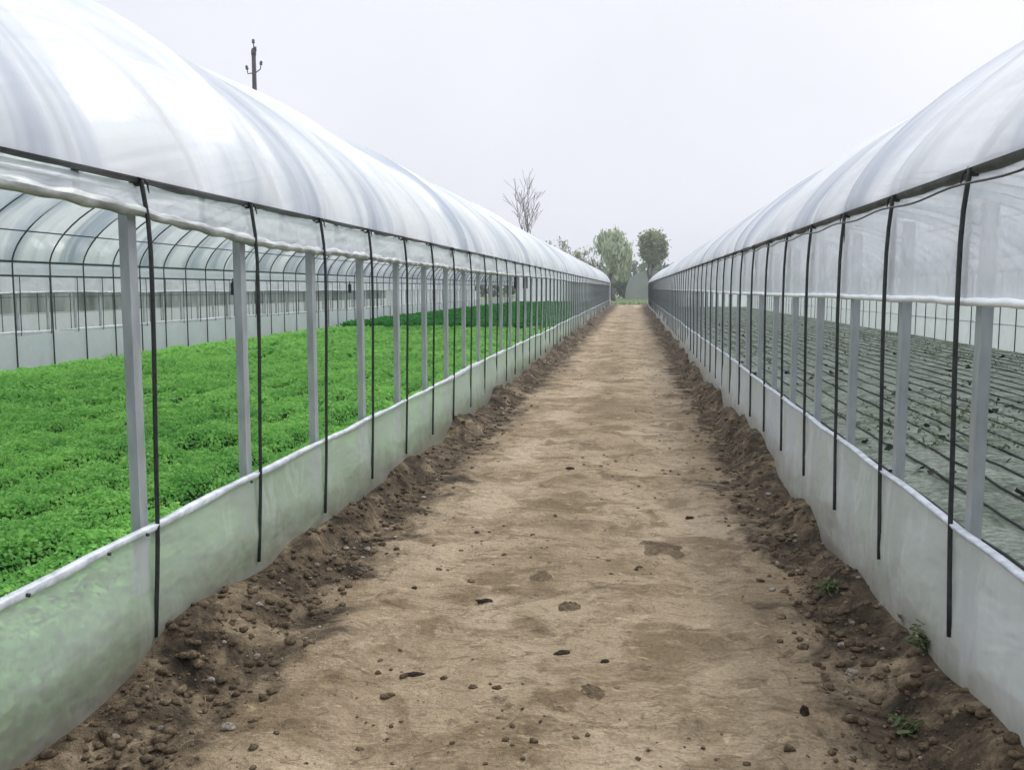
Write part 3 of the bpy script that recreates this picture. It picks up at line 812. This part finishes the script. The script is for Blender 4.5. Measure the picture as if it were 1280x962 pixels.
tree('willow_tree', (-1.95, 97, 0), 7.9, .62, 'pale green willow with a leaning dark trunk at the end of the dirt road', leaf='willow', nleaf=6500, lsize=.15, style='willow', seed=3, trunk_h=.36, trunk_r=.32)
tree('leafy_tree', (2.25, 112, 0), 8.2, .95, 'olive green bushy tree behind the roof end of the right greenhouse', leaf='olive', nleaf=9000, lsize=.19, seed=9, trunk_h=.20, trunk_r=.24)
tree('bare_tree', (-10.6, 92, 0), 13.2, .42, 'tall leafless tree with fine twigs rising above the left greenhouse roof', seed=12, trunk_h=.42, trunk_r=.26, depth=4)
for (x, y, h, sd_, lb) in ((-7.2, 96, 6.6, 21, 'bare twiggy shrub showing above the left roof, nearest the tall leafless tree'),
                           (-5.6, 98, 5.6, 23, 'bare twiggy shrub above the left roof, between two other shrubs'),
                           (-4.3, 99, 4.9, 25, 'low bare twiggy shrub above the left roof, next to the willow')):
    tree('bare_shrub', (x, y, 0), h, .6, lb, 'shrub', seed=sd_, trunk_h=.3, trunk_r=.10, leaf='olive', nleaf=500, lsize=.12, group='bare shrubs behind the left greenhouse')
for i, (x, y, h) in enumerate(((-1.2, 118, 2.2), (4.4, 122, 2.6))):
    tree('bush', (x, y, 0), h, .8, ('dark bush at the meadow edge under the willow', 'dark bush beside the grey tunnel, right of it')[i], 'bush', seed=40 + i, trunk_h=.3, trunk_r=.06, leaf='hedge', nleaf=2600, lsize=.2, depth=3, group='dark bushes beyond the meadow')
# distant line of trees that reads as one mass
n = 16000
x = RNG.uniform(-160, 160, n); hh = (5.5 + 5 * fbm(x * .06, x * 0, 401, 3)) * (1 + .25 * fbm(x * .5, x * 0, 402, 2))
C = np.stack([x, 175 + RNG.uniform(0, 8, n), RNG.random(n) ** .8 * hh], -1)
nn = RNG.normal(size=(n, 3)); nn /= np.linalg.norm(nn, axis=1, keepdims=True)
kind(link('distant_wood', leaves_mesh('distant_wood', C, nn, RNG.uniform(.5, 1.0, n), 1.2, .2), M['hedge']), 'stuff')

# grey tunnel beyond the meadow
tn = empty('film_tunnel', (2.0, 112, 0), 'small grey rounded film tunnel beyond the grass at the road end', 'tunnel')
u = np.linspace(0, PI, 24); v = np.linspace(0, 14, 16); UU, VV = np.meshgrid(u, v)
link('cover', grid('cover', np.stack([-3.0 * np.cos(UU), VV, 3.7 * np.sin(UU) ** .6 + .02 * np.sin(VV * 4)], -1)), M['tunnel'], tn)
K, UU = np.meshgrid(np.linspace(0, 1, 6), u)
link('front_wall', grid('front_wall', np.stack([-2.98 * np.cos(UU), 0.05 + 0 * UU, 3.68 * np.sin(UU) ** .6 * K], -1)), M['tunnel'], tn)
m = MB(); m.box((.5, -.02, .95), (1.2, .06, 1.9)); link('door', m.mesh('door'), M['galv'], tn, smooth=False)
# meadow grass
n = 22000
y = RNG.uniform(ROAD_END - .3, 125, n); x = RNG.uniform(-9, 9, n)
nn = RNG.normal(size=(n, 3)) * np.array([1, 1, .3]); nn /= np.linalg.norm(nn, axis=1, keepdims=True)
kind(link('meadow_grass', leaves_mesh('meadow_grass', np.stack([x, y, .05 + .12 * RNG.random(n)], -1), nn, RNG.uniform(.10, .2, n), 1.8, .1, None, np.array([[0, 0, 1.0]])), M['grass']), 'stuff')

# ------------------------------------------------------------------ utility pole
K_ = 1.955
pr = empty('utility_pole', (-22.6, 54.0, 0), 'dark utility pole with three insulators rising behind the left greenhouse roof', 'pole')
TOP = 15.75 / K_
m = MB(); m.tube([(0, 0, -.1), (0, 0, 4), (0, 0, TOP - .02), (0, 0, TOP)], [.10, .085, .062, .05], 12); link('pole', m.mesh('pole'), M['pole'], pr)
m = MB(); m.tube([(0, 0, TOP - .20), (0, 0, TOP - .06)], .075, 12); m.box((.055, 0, TOP - .02), (.06, .06, .14)); link('pole_band', m.mesh('pole_band'), M['black'], pr)
def insulator(x, z, lean):
    m = MB()
    m.tube([(x, 0, z - .06), (x, 0, z)], .012, 6)
    m.tube([(x, 0, z), (x + lean * .2, 0, z + .03), (x + lean * .4, 0, z + .05), (x + lean * .6, 0, z + .09), (x + lean, 0, z + .13)], [.03, .055, .035, .05, .02], 10)
    link('insulator', m.mesh('insulator'), M['porcelain'], pr)
m = MB(); m.tube([(0, 0, TOP), (.01, 0, TOP + .1), (.005, 0, TOP + .16)], .014, 6); link('top_pin', m.mesh('top_pin'), M['black'], pr)
insulator(.0, TOP + .15, .0)
ARM = TOP - .72
for sg, dz in ((-1, -.02), (1, .10)):
    m = MB(); m.tube([(0, 0, ARM - .03), (sg * .09, 0, ARM + dz * .3), (sg * .20, 0, ARM + dz), (sg * .215, 0, ARM + dz + .10)], .017, 6)
    link('bracket', m.mesh('bracket'), M['black'], pr)
    insulator(sg * .215, ARM + dz + .12, sg * .03)

pr.scale = (K_, K_, K_)

# bits of straw and root lying on the road and the banks
n = 420
x, y = road_pts(n, -1.75, 1.08, 2.3, 26); a = RNG.uniform(0, PI, n); ln = RNG.uniform(.015, .06, n)
m = MB()
for q in range(n):
    z = ground_at(x[q], y[q]); dx, dy = math.cos(a[q]) * ln[q], math.sin(a[q]) * ln[q]
    m.tube([(x[q] - dx, y[q] - dy, z + .002), (x[q] + .004, y[q], z + .007), (x[q] + dx, y[q] + dy, z + .003)], [.0012, .0018, .001], 4)
M['straw'] = simple('straw and roots', (0.10, 0.075, 0.045), (0.42, 0.34, 0.21), 1.7, .8)
kind(link('straw_bits', m.mesh('straw_bits'), M['straw']), 'stuff')

# ------------------------------------------------------------------ single clods, stones, sticks and weeds
def at_ground(px, py, z=0.0):
    cp, sp, cyw, syw = math.cos(pitch), math.sin(pitch), math.cos(yaw), math.sin(yaw)
    F = Vector((-syw * cp, cyw * cp, -sp)); R = Vector((cyw, syw, 0)); U = R.cross(F)
    d = F + R * (px - 640) / FPX + U * (481 - py) / FPX
    t = (z - EYE) / d.z
    return Vector((0, 0, EYE)) + d * t
def clod(px, py, size, name, label, cat, mat, squash=(1, 1, .6), seed=0, rz=0.0, group=None):
    p = at_ground(px, py); rnd = random.Random(seed)
    bm = bmesh.new(); bmesh.ops.create_icosphere(bm, subdivisions=3, radius=1)
    from mathutils import noise as mn
    for vtx in bm.verts:
        k = 1 + .45 * mn.noise(vtx.co * 1.3 + Vector((seed * 3.1, 0, 0))) + .22 * mn.noise(vtx.co * 3.5 + Vector((0, seed, 0)))
        vtx.co = Vector((vtx.co.x * squash[0], vtx.co.y * squash[1], vtx.co.z * squash[2])) * k * size
    me = bpy.data.meshes.new(name); bm.to_mesh(me); bm.free()
    o = link(name, me, mat, None, (p.x, p.y, ground_at(p.x, p.y) + size * squash[2] * .35), smooth=False)
    o.rotation_euler.z = rz
    return tag(o, label, cat, group)
CL = 'loose clods on the dirt road'
clod(606, 754, .030, 'clod', 'dark flat clod lying alone left of the road middle', 'clod', M['clod'], (1.5, .5, .4), 1, .1, CL)
clod(1006, 897, .022, 'clod', 'dark upright clod on the road near the right front', 'clod', M['clod'], (.7, .7, 1.2), 2, 0, CL)
clod(862, 644, .030, 'clod', 'dark pointed clod at the far right of the road, beyond a crumbled mud patch', 'clod', M['clod'], (1.1, .6, .5), 3, .3, CL)
clod(518, 839, .026, 'clod', 'long dark clod pressed into the left wheel track', 'clod', M['clod'], (1.7, .6, .35), 4, .2, CL)
clod(703, 817, .026, 'clod', 'crumbly dark clod in the middle of the road', 'clod', M['clod'], (1.2, .7, .45), 5, .4, CL)
clod(756, 828, .017, 'clod', 'small dark clod with a pale tip, right of the crumbly clod', 'clod', M['clod'], (1.1, .6, .5), 6, .1, CL)
clod(518, 735, .014, 'clod', 'smallest dark clod, on the left wheel track', 'clod', M['clod'], (1, .8, .7), 7, 0, CL)
clod(712, 587, .032, 'clod', 'farthest dark clod standing in the middle of the road', 'clod', M['clod'], (1.2, .6, .5), 8, 0, CL)
clod(286, 912, .022, 'stone', 'pale rounded stone at the foot of the left soil bank', 'stone', M['paleclod'], (1.2, .9, .7), 11, 0, 'pale stones beside the road')
clod(1101, 783, .016, 'stone', 'pale stone on the right soil bank below the film', 'stone', M['paleclod'], (1.2, .9, .7), 12, 0, 'pale stones beside the road')
clod(1065, 846, .020, 'stone', 'pale tan stone at the edge of the right soil bank', 'stone', M['paleclod'], (1.2, .9, .8), 13, 0, 'pale stones beside the road')
def mud_patch(px, py, rx, ry, label, seed):
    p = at_ground(px, py); g_ = 36
    uu = np.linspace(-1, 1, g_); A, B = np.meshgrid(uu, uu)
    R_ = np.sqrt(A * A + B * B) + .5 * fbm(A * 2.2, B * 2.2, seed, 3)
    h = (1 - sstep(.25, .95, R_)) * (.018 + .03 * np.clip(fbm(A * 4, B * 5, seed + 3, 3) + .1, 0, 1))
    Xp = p.x + A * rx; Yp = p.y + B * ry
    z = np.array([[ground_at(a, b) for a, b in zip(ra, rb)] for ra, rb in zip(Xp, Yp)])
    z = z + h - .01
    me = grid('mud_patch', np.stack([A * rx, B * ry, z], -1))
    tag(link('mud_patch', me, M['mud'], None, (p.x, p.y, 0)), label, 'mud', 'crumbled mud patches on the road')
mud_patch(830, 682, .23, .30, 'crumbled dark mud patch, the largest, right of the road middle', 501)
mud_patch(740, 866, .09, .10, 'small round crumbled mud patch near the front of the road', 507)
mud_patch(676, 722, .10, .16, 'narrow crumbled mud patch in the middle of the road', 513)
mud_patch(712, 760, .09, .11, 'faint crumbled mud patch between two others on the road', 519)

def weed(px, py, h, n, label, seed):
    p = at_ground(px, py); z = ground_at(p.x, p.y); rng = np.random.default_rng(seed)
    root = empty('weed', (p.x, p.y, z), label, 'weed', 'green weeds on the soil banks')
    m = MB(); C = []; NN = []
    for i in range(n):
        a = rng.uniform(0, 2 * PI); r = rng.uniform(.3, 1) * h; up_ = rng.uniform(.3, 1) * h
        tip = Vector((math.cos(a) * r, math.sin(a) * r, up_))
        m.tube([(0, 0, -.01), tip * .5 + Vector((0, 0, up_ * .2)), tip], [.002, .0016, .001], 4)
        for f in (.55, .8, 1.0):
            C.append(tip * f + Vector((rng.normal(0, .01), rng.normal(0, .01), .01))); NN.append(Vector((rng.normal(0, .5), rng.normal(0, .5), 1)).normalized())
    link('stem', m.mesh('stem'), M['weedstem'], root)
    link('leaves', leaves_mesh('leaves', np.array([c[:] for c in C]), np.array([c[:] for c in NN]), rng.uniform(.008, .018, len(C)), 2.6, .2), M['weed'], root)
M['weedstem'] = simple('weed stem', (0.07, 0.12, 0.04), (0.12, 0.18, 0.06), 20, .6)
weed(1160, 855, .10, 34, 'largest green weed tuft, against the right film skirt near the front', 1)
weed(1036, 752, .06, 22, 'low dull weed at the edge of the right soil bank', 2)
weed(1140, 815, .05, 18, 'small weed tuft just behind the largest weed', 3)
weed(1130, 925, .05, 20, 'small weed tuft on the right bank closest to the viewer', 4)

# ------------------------------------------------------------------ haze
hb = MB(); hb.box((0, 500, 14), (1600, 1400, 30.4)); hz = hb.mesh('haze')
hm = bpy.data.materials.new('haze'); hm.use_nodes = True; hm.node_tree.nodes.clear()
pv = hm.node_tree.nodes.new('ShaderNodeVolumePrincipled'); pv.inputs['Color'].default_value = (0.93, 0.95, 1, 1); pv.inputs['Density'].default_value = HAZE
ho = hm.node_tree.nodes.new('ShaderNodeOutputMaterial'); hm.node_tree.links.new(pv.outputs[0], ho.inputs['Volume'])
kind(link('haze', hz, hm, smooth=False), 'stuff')
